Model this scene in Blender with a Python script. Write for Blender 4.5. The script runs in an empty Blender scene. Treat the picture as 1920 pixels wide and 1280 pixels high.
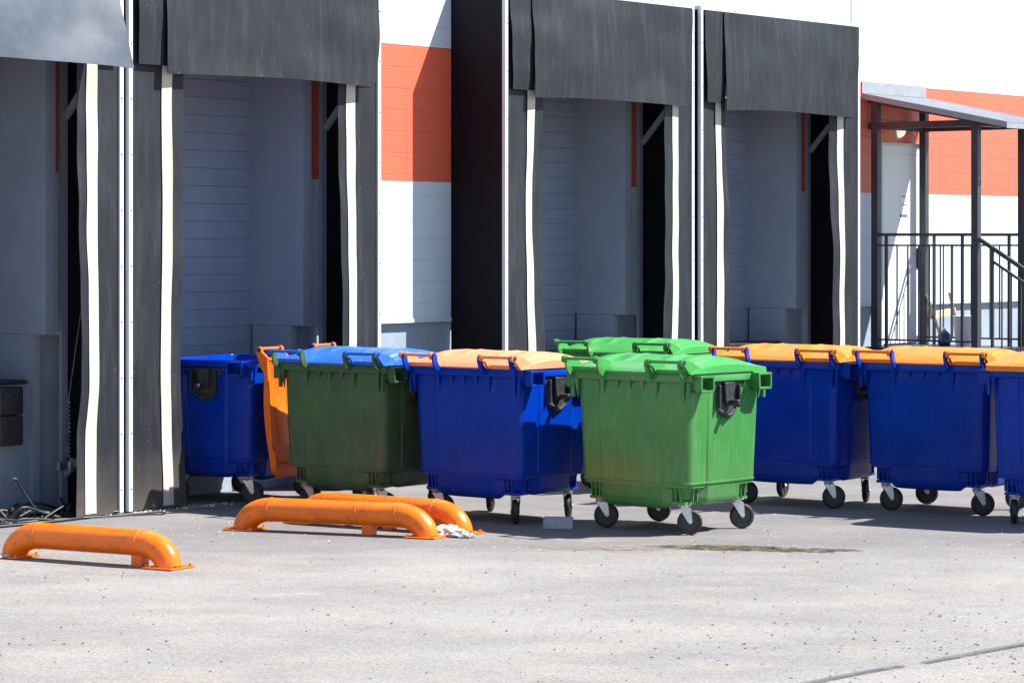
import bpy, bmesh, math, random
from mathutils import Vector, Matrix, noise
random.seed(7)
R = math.radians
sc = bpy.context.scene
col = sc.collection
PI = math.pi

# ------------------------------------------------------------------ materials
def nt(name):
    m = bpy.data.materials.new(name); m.use_nodes = True
    t = m.node_tree
    return m, t, t.nodes['Principled BSDF']

def node(t, kind, **kw):
    n = t.nodes.new(kind)
    for k, v in kw.items():
        if k in n.inputs: n.inputs[k].default_value = v
        else: setattr(n, k, v)
    return n

def coords(t, scale=(1, 1, 1), rot=(0, 0, 0), space='Object'):
    tc = node(t, 'ShaderNodeTexCoord')
    mp = node(t, 'ShaderNodeMapping')
    mp.inputs['Scale'].default_value = scale
    mp.inputs['Rotation'].default_value = rot
    t.links.new(tc.outputs[space], mp.inputs['Vector'])
    return mp.outputs['Vector']

def wcoords(t, scale=(1, 1, 1), rot=(0, 0, 0)):
    g = node(t, 'ShaderNodeNewGeometry')
    mp = node(t, 'ShaderNodeMapping')
    mp.inputs['Scale'].default_value = scale
    mp.inputs['Rotation'].default_value = rot
    t.links.new(g.outputs['Position'], mp.inputs['Vector'])
    return mp.outputs['Vector']

def ramp(t, fac, stops):
    r = node(t, 'ShaderNodeValToRGB')
    e = r.color_ramp.elements
    while len(e) < len(stops): e.new(.5)
    for i, (p, c) in enumerate(stops):
        e[i].position = p
        e[i].color = (c, c, c, 1) if isinstance(c, (int, float)) else (*c, 1)
    t.links.new(fac, r.inputs['Fac'])
    return r.outputs['Color']

def mix(t, fac, a, b, mode='MIX'):
    m = node(t, 'ShaderNodeMix', data_type='RGBA', blend_type=mode)
    for s, v in ((m.inputs[0], fac), (m.inputs[6], a), (m.inputs[7], b)):
        if hasattr(v, 'links'): t.links.new(v, s)
        elif isinstance(v, (int, float)): s.default_value = v
        else: s.default_value = (*v, 1)
    return m.outputs[2]

def noisef(t, vec, scale, detail=4, rough=.6):
    n = node(t, 'ShaderNodeTexNoise', Scale=scale, Detail=detail, Roughness=rough)
    t.links.new(vec, n.inputs['Vector'])
    return n.outputs['Fac']

def bump(t, b, h, strength=.3, dist=.01, prev=None):
    n = node(t, 'ShaderNodeBump', Strength=strength, Distance=dist)
    t.links.new(h, n.inputs['Height'])
    if prev: t.links.new(prev, n.inputs['Normal'])
    t.links.new(n.outputs['Normal'], b.inputs['Normal'])
    return n.outputs['Normal']

def sc3(c, k): return tuple(min(1, x * k) for x in c)

def plain(name, c, rough=.5, metal=0, var=.15, scale=6, bmp=.1, stretch=(1, 1, 1), spec=.5, dirt=None, dirtamt=.5):
    m, t, b = nt(name)
    v = coords(t, stretch)
    f = noisef(t, v, scale, 6)
    cc = ramp(t, f, [(.3, sc3(c, 1 - var)), (.7, sc3(c, 1 + var))])
    if dirt:
        f2 = noisef(t, v, scale * 2.7, 8, .7)
        mk = ramp(t, f2, [(.52, 0), (.75, dirtamt)])
        cc = mix(t, mk, cc, dirt)
    t.links.new(cc, b.inputs['Base Color'])
    rr = ramp(t, f, [(.3, max(0, rough - .08)), (.7, min(1, rough + .1))])
    t.links.new(rr, b.inputs['Roughness'])
    b.inputs['Metallic'].default_value = metal
    b.inputs['Specular IOR Level'].default_value = spec
    if bmp:
        f3 = noisef(t, v, scale * 12, 3)
        bump(t, b, f3, bmp, .004)
    return m

def plastic(name, c, rough=.3, fade=.12, scuff=(.5, .5, .5), amt=.25, splash=0, spec=.22):
    """moulded polyethylene: soft gloss, slight waviness, vertical wipe marks, fine scuffs"""
    m, t, b = nt(name)
    v = coords(t)
    big = noisef(t, v, 2.2, 3)
    vs = coords(t, (9, 9, .8))
    st = noisef(t, vs, 3.0, 6, .65)
    cc = ramp(t, big, [(.3, sc3(c, 1 - fade)), (.7, sc3(c, 1 + fade))])
    mk = ramp(t, st, [(.52, 0), (.8, amt)])
    cc = mix(t, mk, cc, scuff)
    vt = coords(t, (40, 40, 6), (.3, .4, .2))
    sp = noisef(t, vt, 2.0, 5, .7)
    mk2 = ramp(t, sp, [(.70, 0), (.76, amt * 1.1)])
    cc = mix(t, mk2, cc, scuff)
    if splash:
        tc = node(t, 'ShaderNodeTexCoord'); sx = node(t, 'ShaderNodeSeparateXYZ')
        t.links.new(tc.outputs['Object'], sx.inputs[0])
        mr = node(t, 'ShaderNodeMapRange')
        for k_, v_ in zip((1, 2, 3, 4), (.22, .75, 1, 0)): mr.inputs[k_].default_value = v_
        t.links.new(sx.outputs['Z'], mr.inputs[0])
        dn = ramp(t, noisef(t, coords(t, (1, 1, .6)), 7, 8, .7), [(.42, .12), (.68, 1)])
        mu = node(t, 'ShaderNodeMath', operation='MULTIPLY')
        t.links.new(mr.outputs[0], mu.inputs[0]); t.links.new(dn, mu.inputs[1])
        m2 = node(t, 'ShaderNodeMath', operation='MULTIPLY'); m2.inputs[1].default_value = splash
        t.links.new(mu.outputs[0], m2.inputs[0])
        cc = mix(t, m2.outputs[0], cc, (.15, .13, .11))
    t.links.new(cc, b.inputs['Base Color'])
    rr = ramp(t, big, [(.3, rough - .04), (.7, rough + .10)])
    t.links.new(rr, b.inputs['Roughness'])
    b.inputs['Specular IOR Level'].default_value = spec
    n1 = bump(t, b, noisef(t, v, 3.0, 2), .16, .02)
    bump(t, b, noisef(t, v, 160, 2), .05, .002, n1)
    return m

M = {}
M['blue'] = plastic('blue_plastic', (.0003, .031, .32), .25, .15, (.006, .05, .30), .35, .14, .16)
M['green'] = plastic('green_plastic', (.048, .21, .048), .2, .14, (.17, .34, .16), .45, .35, .45)
M['olive'] = plastic('dark_green_plastic', (.040, .10, .034), .33, .3, (.16, .15, .12), .6, .6, .35)
M['orange_lid'] = plastic('orange_lid_plastic', (.74, .20, .022), .42, .08, (.9, .55, .3), .3)
M['orange_dark'] = plastic('deep_orange_lid_plastic', (.78, .15, .004), .38, .08, (.7, .3, .1), .25)
M['cream_lid'] = plastic('faded_orange_lid_plastic', (.72, .26, .12), .5, .08, (.8, .45, .3), .35)
M['blue_lid'] = plastic('light_blue_lid_plastic', (.03, .13, .52), .33, .12, (.25, .4, .75), .35)
M['green_lid'] = plastic('green_lid_plastic', (.045, .28, .06), .3, .08, (.2, .45, .2), .3)
M['black_plastic'] = plain('black_plastic', (.02, .02, .022), .5, var=.3, scale=9, dirt=(.12, .12, .12), dirtamt=.6)
M['tyre'] = plain('wheel_rubber', (.018, .018, .019), .6, var=.3, scale=15, dirt=(.12, .11, .10), dirtamt=.5)
M['hub'] = plain('wheel_hub_plastic', (.035, .035, .038), .45, var=.3, scale=15)
M['zinc'] = plain('zinc_steel', (.62, .63, .65), .35, .85, .15, 20, .1, dirt=(.25, .2, .16), dirtamt=.35)
M['pipe'] = plain('orange_gloss_paint', (.85, .165, .003), .30, 0, .1, 5, .08, dirt=(.13, .045, .02), dirtamt=.65)
M['alu'] = plain('painted_aluminium', (.56, .59, .64), .55, 0, .05, 8, .05)
M['screw'] = plain('dark_screw', (.05, .05, .05), .5, .5, .1, 8, 0)
M['stripe'] = plain('cream_reflective_stripe', (.50, .49, .405), .6, 0, .08, 3, .1, (3, 3, .6), dirt=(.30, .25, .14), dirtamt=.6)
M['orange_strip'] = plain('red_strip', (.62, .08, .02), .5)
M['steel'] = plain('dark_grey_porch_paint', (.035, .042, .052), .42, 0, .15, 8, .08, dirt=(.12, .12, .12), dirtamt=.2)
M['white_paint'] = plain('white_door_paint', (.74, .75, .76), .45, 0, .03, 3, .05)
M['roof_tin'] = plain('galvanised_sheet', (.27, .285, .31), .55, .1, .1, 6, .05)
M['lit_glass'] = plain('lit_opal_glass', (.75, .75, .66), .3, 0, .03, 4, 0)
_b = M['lit_glass'].node_tree.nodes['Principled BSDF']; _b.inputs['Emission Color'].default_value = (1, .95, .72, 1); _b.inputs['Emission Strength'].default_value = .3
M['wood'] = plain('pale_wood', (.68, .52, .33), .6, 0, .15, 6, .15, (1, 1, 8))
M['white_plastic'] = plain('white_plastic', (.72, .73, .76), .4, 0, .05, 4, 0)
M['blue_glass'] = plain('dark_blue_plastic', (.01, .06, .16), .25)
M['cable'] = plain('black_cable', (.012, .012, .013), .45, var=.3)
M['paper'] = plain('paper', (.78, .79, .80), .7, var=.03, bmp=0)
M['ink'] = plain('printed_ink', (.12, .14, .18), .7, var=.1, bmp=0)
M['inkgrey'] = plain('faded_print', (.42, .44, .50), .7, var=.1, bmp=0)
M['fabric_black'] = plain('black_shelter_fabric', (.006, .005, .008), .75, 0, .3, 3, .12, (1, 1, .5), dirt=(.014, .013, .017), dirtamt=.3, spec=.2)
M['surround'] = plain('grey_cladding', (.30, .345, .42), .5, 0, .06, 2, .05)
M['leaf'] = plain('rust_leaf', (.42, .13, .03), .7, var=.3)
M['crumb'] = plain('pale_grit', (.5, .47, .43), .8, var=.2)
M['pebble'] = plain('dark_grit', (.07, .065, .06), .8, var=.4)
M['bag'] = plain('crumpled_white_film', (.52, .51, .50), .4, 0, .2, 10, .2)
M['concrete'] = plain('grey_concrete_block', (.33, .37, .43), .85, 0, .15, 14, .4, dirt=(.18, .18, .18), dirtamt=.4)

def rubber(name, c, dirtc, rough=.55, grime=.5):
    """weathered black rubber sheet: chalky bloom, vertical streaks, scratches, specks"""
    m, t, b = nt(name)
    v = wcoords(t)
    f = noisef(t, v, 1.7, 5, .6)
    cc = ramp(t, f, [(.30, sc3(c, .75)), (.55, c), (.75, sc3(c, 1.35))])
    vs = wcoords(t, (7, 7, .7))
    s = noisef(t, vs, 1.6, 6, .65)
    cc = mix(t, ramp(t, s, [(.5, 0), (.75, grime)]), cc, dirtc)
    vd = wcoords(t, (10, 10, 2.2), (.2, .5, .3))
    d = noisef(t, vd, 1.1, 7, .75)
    cc = mix(t, ramp(t, d, [(.56, 0), (.68, .75)]), cc, sc3(c, .35))
    vz = wcoords(t, (55, 55, 2.5), (.12, .05, .3))
    z = noisef(t, vz, 1.0, 3, .6)
    cc = mix(t, ramp(t, z, [(.67, 0), (.76, .5)]), cc, (.11, .105, .10))
    vo = node(t, 'ShaderNodeTexVoronoi', Scale=9.0)
    t.links.new(v, vo.inputs['Vector'])
    cc = mix(t, ramp(t, vo.outputs['Distance'], [(.02, .6), (.05, 0)]), cc, (.3, .31, .32))
    # rising dust near the ground
    sx = node(t, 'ShaderNodeSeparateXYZ'); g = node(t, 'ShaderNodeNewGeometry')
    t.links.new(g.outputs['Position'], sx.inputs[0])
    mr = node(t, 'ShaderNodeMapRange')
    mr.inputs[1].default_value = 0; mr.inputs[2].default_value = .55
    mr.inputs[3].default_value = .85; mr.inputs[4].default_value = 0
    t.links.new(sx.outputs['Z'], mr.inputs[0])
    mm = node(t, 'ShaderNodeMath', operation='MULTIPLY')
    t.links.new(mr.outputs[0], mm.inputs[0]); t.links.new(f, mm.inputs[1])
    cc = mix(t, mm.outputs[0], cc, (.16, .13, .105))
    t.links.new(cc, b.inputs['Base Color'])
    t.links.new(ramp(t, s, [(.3, rough - .05), (.7, rough + .1)]), b.inputs['Roughness'])
    b.inputs['Specular IOR Level'].default_value = .3
    n1 = bump(t, b, noisef(t, wcoords(t, (1, 1, .5)), 2.2, 2), .35, .06)
    bump(t, b, noisef(t, v, 60, 3), .12, .003, n1)
    return m
M['rubber'] = rubber('weathered_black_rubber', (.014, .0165, .021), (.046, .049, .056))
M['rubber_dark'] = rubber('dark_rubber', (.022, .024, .028), (.05, .052, .058), .5)
M['rubber_lit'] = plain('lit_rubber_sheet', (.07, .082, .10), .36, 0, .12, 1.3, .05, dirt=(.16, .18, .2), dirtamt=.3)  # shelter rubber again, sun and sky sheen put into a paler colour

# facade cladding: painted bands, fine horizontal ribs
def cladding():
    m, t, b = nt('sandwich_panel_cladding')
    tc = node(t, 'ShaderNodeTexCoord')
    sx = node(t, 'ShaderNodeSeparateXYZ')
    t.links.new(tc.outputs['Object'], sx.inputs[0])
    z = sx.outputs['Z']
    def step(at):
        n = node(t, 'ShaderNodeMath', operation='GREATER_THAN')
        t.links.new(z, n.inputs[0]); n.inputs[1].default_value = at
        return n.outputs[0]
    band = node(t, 'ShaderNodeMath', operation='SUBTRACT')
    t.links.new(step(2.875), band.inputs[0]); t.links.new(step(4.215), band.inputs[1])
    v = coords(t, (1, 1, .25))
    f = noisef(t, v, 1.5, 5)
    w = ramp(t, f, [(.3, (.56, .62, .69)), (.7, (.62, .68, .74))])
    o = ramp(t, f, [(.3, (.70, .115, .058)), (.7, (.78, .135, .07))])
    cc = mix(t, band.outputs[0], w, o)
    # panel joints every 0.2 m
    fr = node(t, 'ShaderNodeMath', operation='PINGPONG')
    t.links.new(z, fr.inputs[0]); fr.inputs[1].default_value = .105
    groove = ramp(t, fr.outputs[0], [(.0, 0), (.006, 1)])
    cc = mix(t, groove, sc_mix(t, cc, .85), cc)
    t.links.new(cc, b.inputs['Base Color'])
    b.inputs['Roughness'].default_value = .42
    bump(t, b, groove, .6, .004)
    return m
def sc_mix(t, c, k):
    return mix(t, 1.0, c, (k, k, k), 'MULTIPLY')
M['cladding'] = cladding()

def plinthmat():
    m, t, b = nt('painted_plinth')
    v = coords(t)
    f = noisef(t, v, 2.2, 7, .65)
    cc = ramp(t, f, [(.3, (.22, .27, .33)), (.7, (.31, .36, .42))])
    d = noisef(t, coords(t, (3, 3, .5)), 2.0, 7, .7)
    cc = mix(t, ramp(t, d, [(.55, 0), (.75, .45)]), cc, (.16, .17, .18))
    sp = noisef(t, v, 26, 3)
    cc = mix(t, ramp(t, sp, [(.72, 0), (.75, .8)]), cc, (.6, .6, .58))
    t.links.new(cc, b.inputs['Base Color']); b.inputs['Roughness'].default_value = .75
    bump(t, b, noisef(t, v, 18, 6), .35, .01)
    return m
M['plinth'] = plinthmat()

def doormat():
    m, t, b = nt('sectional_door_paint')
    tc = node(t, 'ShaderNodeTexCoord'); sx = node(t, 'ShaderNodeSeparateXYZ')
    t.links.new(tc.outputs['Object'], sx.inputs[0])
    fr = node(t, 'ShaderNodeMath', operation='PINGPONG')
    t.links.new(sx.outputs['Z'], fr.inputs[0]); fr.inputs[1].default_value = .0825
    g = ramp(t, fr.outputs[0], [(.0, 0), (.0045, 1)])
    v = coords(t)
    f = noisef(t, v, 2, 5)
    c = ramp(t, f, [(.3, (.205, .25, .345)), (.7, (.245, .295, .39))])
    cc = mix(t, g, (.10, .105, .11), c)
    t.links.new(cc, b.inputs['Base Color']); b.inputs['Roughness'].default_value = .45
    bump(t, b, g, .5, .004)
    return m
M['door'] = doormat()

def asphalt():
    m, t, b = nt('dusty_asphalt')
    v = wcoords(t)
    big = noisef(t, wcoords(t, (.5, .7, 1), (0, 0, .25)), 1.0, 5, .6)
    med = noisef(t, wcoords(t, (.8, 1.4, 1), (0, 0, -.15)), 1.3, 7, .65)
    fine = noisef(t, v, 55, 6, .8)
    c = ramp(t, big, [(.3, (.175, .168, .163)), (.5, (.216, .208, .199)), (.7, (.262, .252, .241))])
    c = mix(t, ramp(t, med, [(.45, 0), (.68, .7)]), c, (.29, .255, .215))
    c = mix(t, ramp(t, noisef(t, wcoords(t, (.8, 1.7, 1), (0, 0, .1)), 1.9, 6, .7), [(.55, 0), (.75, .4)]), c, (.135, .127, .13))
    # pale scrape marks, thin and long
    scr = noisef(t, wcoords(t, (.8, 9, 1), (0, 0, -.1)), 1.3, 4, .6)
    c = mix(t, ramp(t, scr, [(.70, 0), (.74, .6)]), c, (.42, .41, .40))
    # aggregate
    vo = node(t, 'ShaderNodeTexVoronoi', Scale=95.0)
    t.links.new(v, vo.inputs['Vector'])
    sepc = node(t, 'ShaderNodeSeparateColor')
    t.links.new(vo.outputs['Color'], sepc.inputs[0])
    agg = ramp(t, sepc.outputs[0], [(0, .58), (.3, .93), (.7, 1.04), (1, 1.4)])
    c = mix(t, .75, c, mix(t, 1, c, agg, 'MULTIPLY'))
    c = mix(t, ramp(t, fine, [(.36, .5), (.46, 0)]), c, (.09, .088, .088))
    # wheel dirt close to the docks
    sx = node(t, 'ShaderNodeSeparateXYZ'); t.links.new(v, sx.inputs[0])
    mr = node(t, 'ShaderNodeMapRange'); mr.inputs[1].default_value = 19.5; mr.inputs[2].default_value = 21.3
    mr.inputs[3].default_value = 0; mr.inputs[4].default_value = .75
    t.links.new(sx.outputs['Y'], mr.inputs[0])
    mul = node(t, 'ShaderNodeMath', operation='MULTIPLY')
    t.links.new(mr.outputs[0], mul.inputs[0])
    t.links.new(ramp(t, med, [(.3, 1), (.7, .45)]), mul.inputs[1])
    c = mix(t, mul.outputs[0], c, (.125, .118, .12))
    t.links.new(c, b.inputs['Base Color'])
    b.inputs['Roughness'].default_value = .85
    b.inputs['Specular IOR Level'].default_value = .3
    n1 = bump(t, b, big, .25, .06)
    bump(t, b, fine, .35, .006, n1)
    return m
M['asphalt'] = asphalt()

# ------------------------------------------------------------------ mesh helpers
class MB:
    def __init__(s): s.v = []; s.f = []
    def add(s, vs, fs, T=None):
        o = len(s.v)
        s.v += [tuple(T @ Vector(p)) if T else tuple(p) for p in vs]
        s.f += [tuple(i + o for i in f) for f in fs]
    def box(s, x0, x1, y0, y1, z0, z1, T=None):
        s.add([(x0,y0,z0),(x1,y0,z0),(x1,y1,z0),(x0,y1,z0),(x0,y0,z1),(x1,y0,z1),(x1,y1,z1),(x0,y1,z1)],
              [(0,3,2,1),(4,5,6,7),(0,1,5,4),(1,2,6,5),(2,3,7,6),(3,0,4,7)], T)
    def bar(s, p0, p1, w, d, up=(0, 0, 1)):
        """square bar between two points"""
        p0, p1 = Vector(p0), Vector(p1); a = (p1 - p0).normalized(); u = Vector(up)
        if abs(a.dot(u)) > .99: u = Vector((1, 0, 0))
        x = a.cross(u).normalized(); y = x.cross(a)
        vs = [p + x * i * w / 2 + y * j * d / 2 for p in (p0, p1) for i, j in ((-1,-1),(1,-1),(1,1),(-1,1))]
        s.add(vs, [(0,3,2,1),(4,5,6,7),(0,1,5,4),(1,2,6,5),(2,3,7,6),(3,0,4,7)])
    def tube(s, pts, rad, n=12, cap=True, T=None):
        pts = [Vector(p) for p in pts]
        if not isinstance(rad, (list, tuple)): rad = [rad] * len(pts)
        vs = []; fs = []
        prev = None
        for i, p in enumerate(pts):
            a = (pts[min(i+1, len(pts)-1)] - pts[max(i-1, 0)]).normalized()
            if prev is None:
                u = Vector((0,0,1)) if abs(a.z) < .9 else Vector((1,0,0))
                x = a.cross(u).normalized()
            else:
                x = (prev - a * prev.dot(a)).normalized()
            prev = x
            y = a.cross(x)
            for k in range(n):
                th = 2*PI*k/n
                vs.append(p + (x*math.cos(th) + y*math.sin(th)) * rad[i])
        for i in range(len(pts)-1):
            for k in range(n):
                a0 = i*n+k; b0 = i*n+(k+1) % n
                fs.append((a0, b0, b0+n, a0+n))
        if cap:
            fs.append(tuple(range(n-1, -1, -1))); fs.append(tuple((len(pts)-1)*n+k for k in range(n)))
        s.add(vs, fs, T)
    def prism(s, poly, h0, h1, axis='z', T=None):
        """poly extruded along an axis; x: poly=(y,z), y: poly=(x,z), z: poly=(x,y)"""
        n = len(poly); vs = []
        for h in (h0, h1):
            for a, b in poly:
                vs.append({'x': (h, a, b), 'y': (a, h, b), 'z': (a, b, h)}[axis])
        fs = [tuple(range(n-1, -1, -1)), tuple(range(n, 2*n))] + [(i, (i+1) % n, (i+1) % n+n, i+n) for i in range(n)]
        s.add(vs, fs, T)
    def sheet(s, fn, nu, nv, th):
        """thick sheet: fn(u,v)->point, thickness along local normal"""
        P = [[Vector(fn(i/nu, j/nv)) for j in range(nv+1)] for i in range(nu+1)]
        def nrm(i, j):
            a = P[min(i+1,nu)][j] - P[max(i-1,0)][j]; b = P[i][min(j+1,nv)] - P[i][max(j-1,0)]
            return a.cross(b).normalized()
        vs = []; W = nv+1
        for sgn in (0, 1):
            for i in range(nu+1):
                for j in range(nv+1):
                    vs.append(P[i][j] - nrm(i, j) * th * sgn)
        N = (nu+1)*W; fs = []
        for i in range(nu):
            for j in range(nv):
                a = i*W+j
                fs.append((a, a+W, a+W+1, a+1)); fs.append((a+N, a+1+N, a+W+1+N, a+W+N))
        for i in range(nu):
            a = i*W; fs.append((a, a+N, a+W+N, a+W)); a = i*W+nv; fs.append((a, a+W, a+W+N, a+N))
        for j in range(nv):
            a = j; fs.append((a, a+1, a+1+N, a+N)); a = nu*W+j; fs.append((a, a+N, a+1+N, a+1))
        s.add(vs, fs)
    def build(s, name, mat, parent=None, smooth=35, bevel=0, segs=2, fix=True):
        me = bpy.data.meshes.new(name)
        me.from_pydata(s.v, [], s.f)
        bm = bmesh.new(); bm.from_mesh(me)
        if fix: bmesh.ops.recalc_face_normals(bm, faces=bm.faces)
        bm.to_mesh(me); bm.free()
        me.materials.append(mat)
        if smooth:
            for p in me.polygons: p.use_smooth = True
            me.set_sharp_from_angle(angle=R(smooth))
        o = bpy.data.objects.new(name, me); col.objects.link(o)
        if parent: o.parent = parent
        if bevel:
            bv = o.modifiers.new('bevel', 'BEVEL'); bv.width = bevel; bv.segments = segs
            bv.limit_method = 'ANGLE'; bv.angle_limit = R(40); bv.harden_normals = False
        return o

def split(mb, name, mat, parent=None, smooth=0, bevel=0):
    """one object per connected piece"""
    par = list(range(len(mb.v)))
    def find(a):
        while par[a] != a: par[a] = par[par[a]]; a = par[a]
        return a
    for f in mb.f:
        for q in f[1:]: par[find(q)] = find(f[0])
    comp = {}
    for f in mb.f: comp.setdefault(find(f[0]), []).append(f)
    first = None
    for fs in comp.values():
        ids = sorted({i for f in fs for i in f}); mp = {i: k for k, i in enumerate(ids)}
        m = MB(); m.v = [mb.v[i] for i in ids]; m.f = [tuple(mp[i] for i in f) for f in fs]
        o = m.build(name, mat, parent, smooth, bevel); first = first or o
    return first
def tag(o, label=None, cat=None, group=None, kind=None):
    if label: o['label'] = label
    if cat: o['category'] = cat
    if group: o['group'] = group
    if kind: o['kind'] = kind
    return o
def empty(name, loc=(0,0,0), rz=0, parent=None):
    o = bpy.data.objects.new(name, None); col.objects.link(o)
    o.location = loc; o.rotation_euler = (0, 0, rz); o.empty_display_size = .2
    if parent: o.parent = parent
    return o

# ------------------------------------------------------------------ ground
PHI = math.atan2(.778, .628)
ORG = Vector((-3.24, 23.4, 0))
def F(s, n, z=0):   # facade coordinates: s along the wall, n out of it
    return Vector((ORG.x + .628*s + .778*n, ORG.y + .778*s - .628*n, z))

g = MB()
N = 60
xs = sorted(set([-300, -120, -60, -30, -15] + [-12 + i*.5 for i in range(49)] + [15, 30, 60, 120, 300]))
ys = sorted(set([-300, -120, -60, -20, 0, 8] + [12 + i*.35 for i in range(60)] + [36, 45, 70, 120, 300]))
vs = []
for x in xs:
    for y in ys:
        z = 0
        if 12 < y < 21 and -12 < x < 12: z = .008 * noise.noise(Vector((x*.5, y*.5, 0)))
        vs.append((x, y, z - .002))
W = len(ys)
g.add(vs, [(i*W+j, (i+1)*W+j, (i+1)*W+j+1, i*W+j+1) for i in range(len(xs)-1) for j in range(W-1)])
tag(g.build('ground', M['asphalt'], smooth=80), kind='structure')

# ------------------------------------------------------------------ warehouse
wh = empty('warehouse', ORG, PHI)
tag(wh, 'large white warehouse with a broad orange band and recessed loading doors', 'warehouse')
BAYS = [-3.17, 0.0, 5.04, 8.39]
WY = .70
w = MB()
edges = [-14.0]
for b in BAYS: edges += [b+.365, b+2.835]
edges.append(34.0)
for i in range(0, len(edges), 2):
    w.box(edges[i], edges[i+1], WY, WY+.28, 1.50, 3.95)
w.box(-14, 34, WY, WY+.28, 3.95, 8.6)
split(w, 'wall', M['cladding'], wh)
p = MB()
for i in range(0, len(edges), 2):
    p.box(edges[i], edges[i+1], WY+.05, WY+.5, 0, 1.497)
split(p, 'plinth', M['plinth'], wh)
fl = MB()
for i in range(0, len(edges), 2):
    a, b2 = edges[i], edges[i+1]
    if i == 8: fl.box(a+.1, b2, WY-.012, WY-.001, 1.488, 1.53)
    elif i: fl.box(a+.1, b2-.1, WY-.012, WY-.001, 1.488, 1.53)
split(fl, 'base_flashing', M['alu'], wh)
jc = MB(); jc.box(12.565, 12.60, WY-.012, WY-.001, 4.3, 8.5); jc.build('joint_cover', M['alu'], wh, 0)
rf = MB(); rf.box(-14.1, 34.1, WY-.1, WY+14, 8.6, 8.75); rf.box(-14, 34, WY+13.5, WY+13.8, 0, 8.6)
rf.box(-14, -13.7, WY+.3, WY+13.5, 0, 8.6); rf.box(33.7, 34, WY+.3, WY+13.5, 0, 8.6)
split(rf, 'roof', M['roof_tin'], wh)
for k, b in enumerate(BAYS):
    d = MB(); d.box(b+.40, b+2.80, WY+.55, WY+.60, 1.1, 4.0)
    d.build('overhead_door', M['door'], wh, smooth=0)
    # protruding cladding frame round the door
    s_ = MB()
    s_.box(b+2.75, b+2.862, WY-.14, WY-.003, 1.50, 3.90); s_.box(b+2.75, b+2.832, WY-.003, WY+.55, 1.50, 3.90)
    s_.box(b+.338, b+.45, WY-.14, WY-.003, 1.50, 3.90); s_.box(b+.368, b+.45, WY-.003, WY+.55, 1.50, 3.90)
    s_.box(b+.338, b+2.862, WY-.14, WY-.003, 3.90, 4.06)
    so = split(s_, 'door_surround', M['surround'], wh)
    # lower jamb and joints
    j = MB()
    j.box(b+2.751, b+2.832, WY+.02, WY+.52, 0, 1.497)
    j.box(b+.368, b+.449, WY+.02, WY+.52, 0, 1.497)
    split(j, 'lower_jamb', M['surround'], wh)
    dw = MB(); dw.box(b+.451, b+2.749, WY+.06, WY+.60, 0, 1.08)
    dw.build('dock_wall', M['plinth'], wh, smooth=0)
    lp = MB(); lp.box(b+.52, b+2.70, WY+.03, WY+.5, 1.084, 1.115)
    lp.build('dock_leveller', M['screw'], wh, smooth=0, bevel=.004)
    if k in (0, 2, 3):
        for bx in (2.30 if k == 0 else 2.46, .5):
            bu = MB()
            T = Matrix.Identity(4)
            bu.box(b+bx, b+bx+.26, WY-.08, WY+.058, .58, .83); bu.box(b+bx, b+bx+.26, WY-.08, WY+.058, .836, 1.07)
            bo = split(bu, 'dock_bumper', M['black_plastic'], wh, bevel=.012)
            bolts = MB()
            for zz in (.70, .95):
                bolts.tube([(b+bx+.13, WY-.084, zz), (b+bx+.13, WY-.055, zz)], .028, 10)
            split(bolts, 'bolt', M['screw'], bo)

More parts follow.
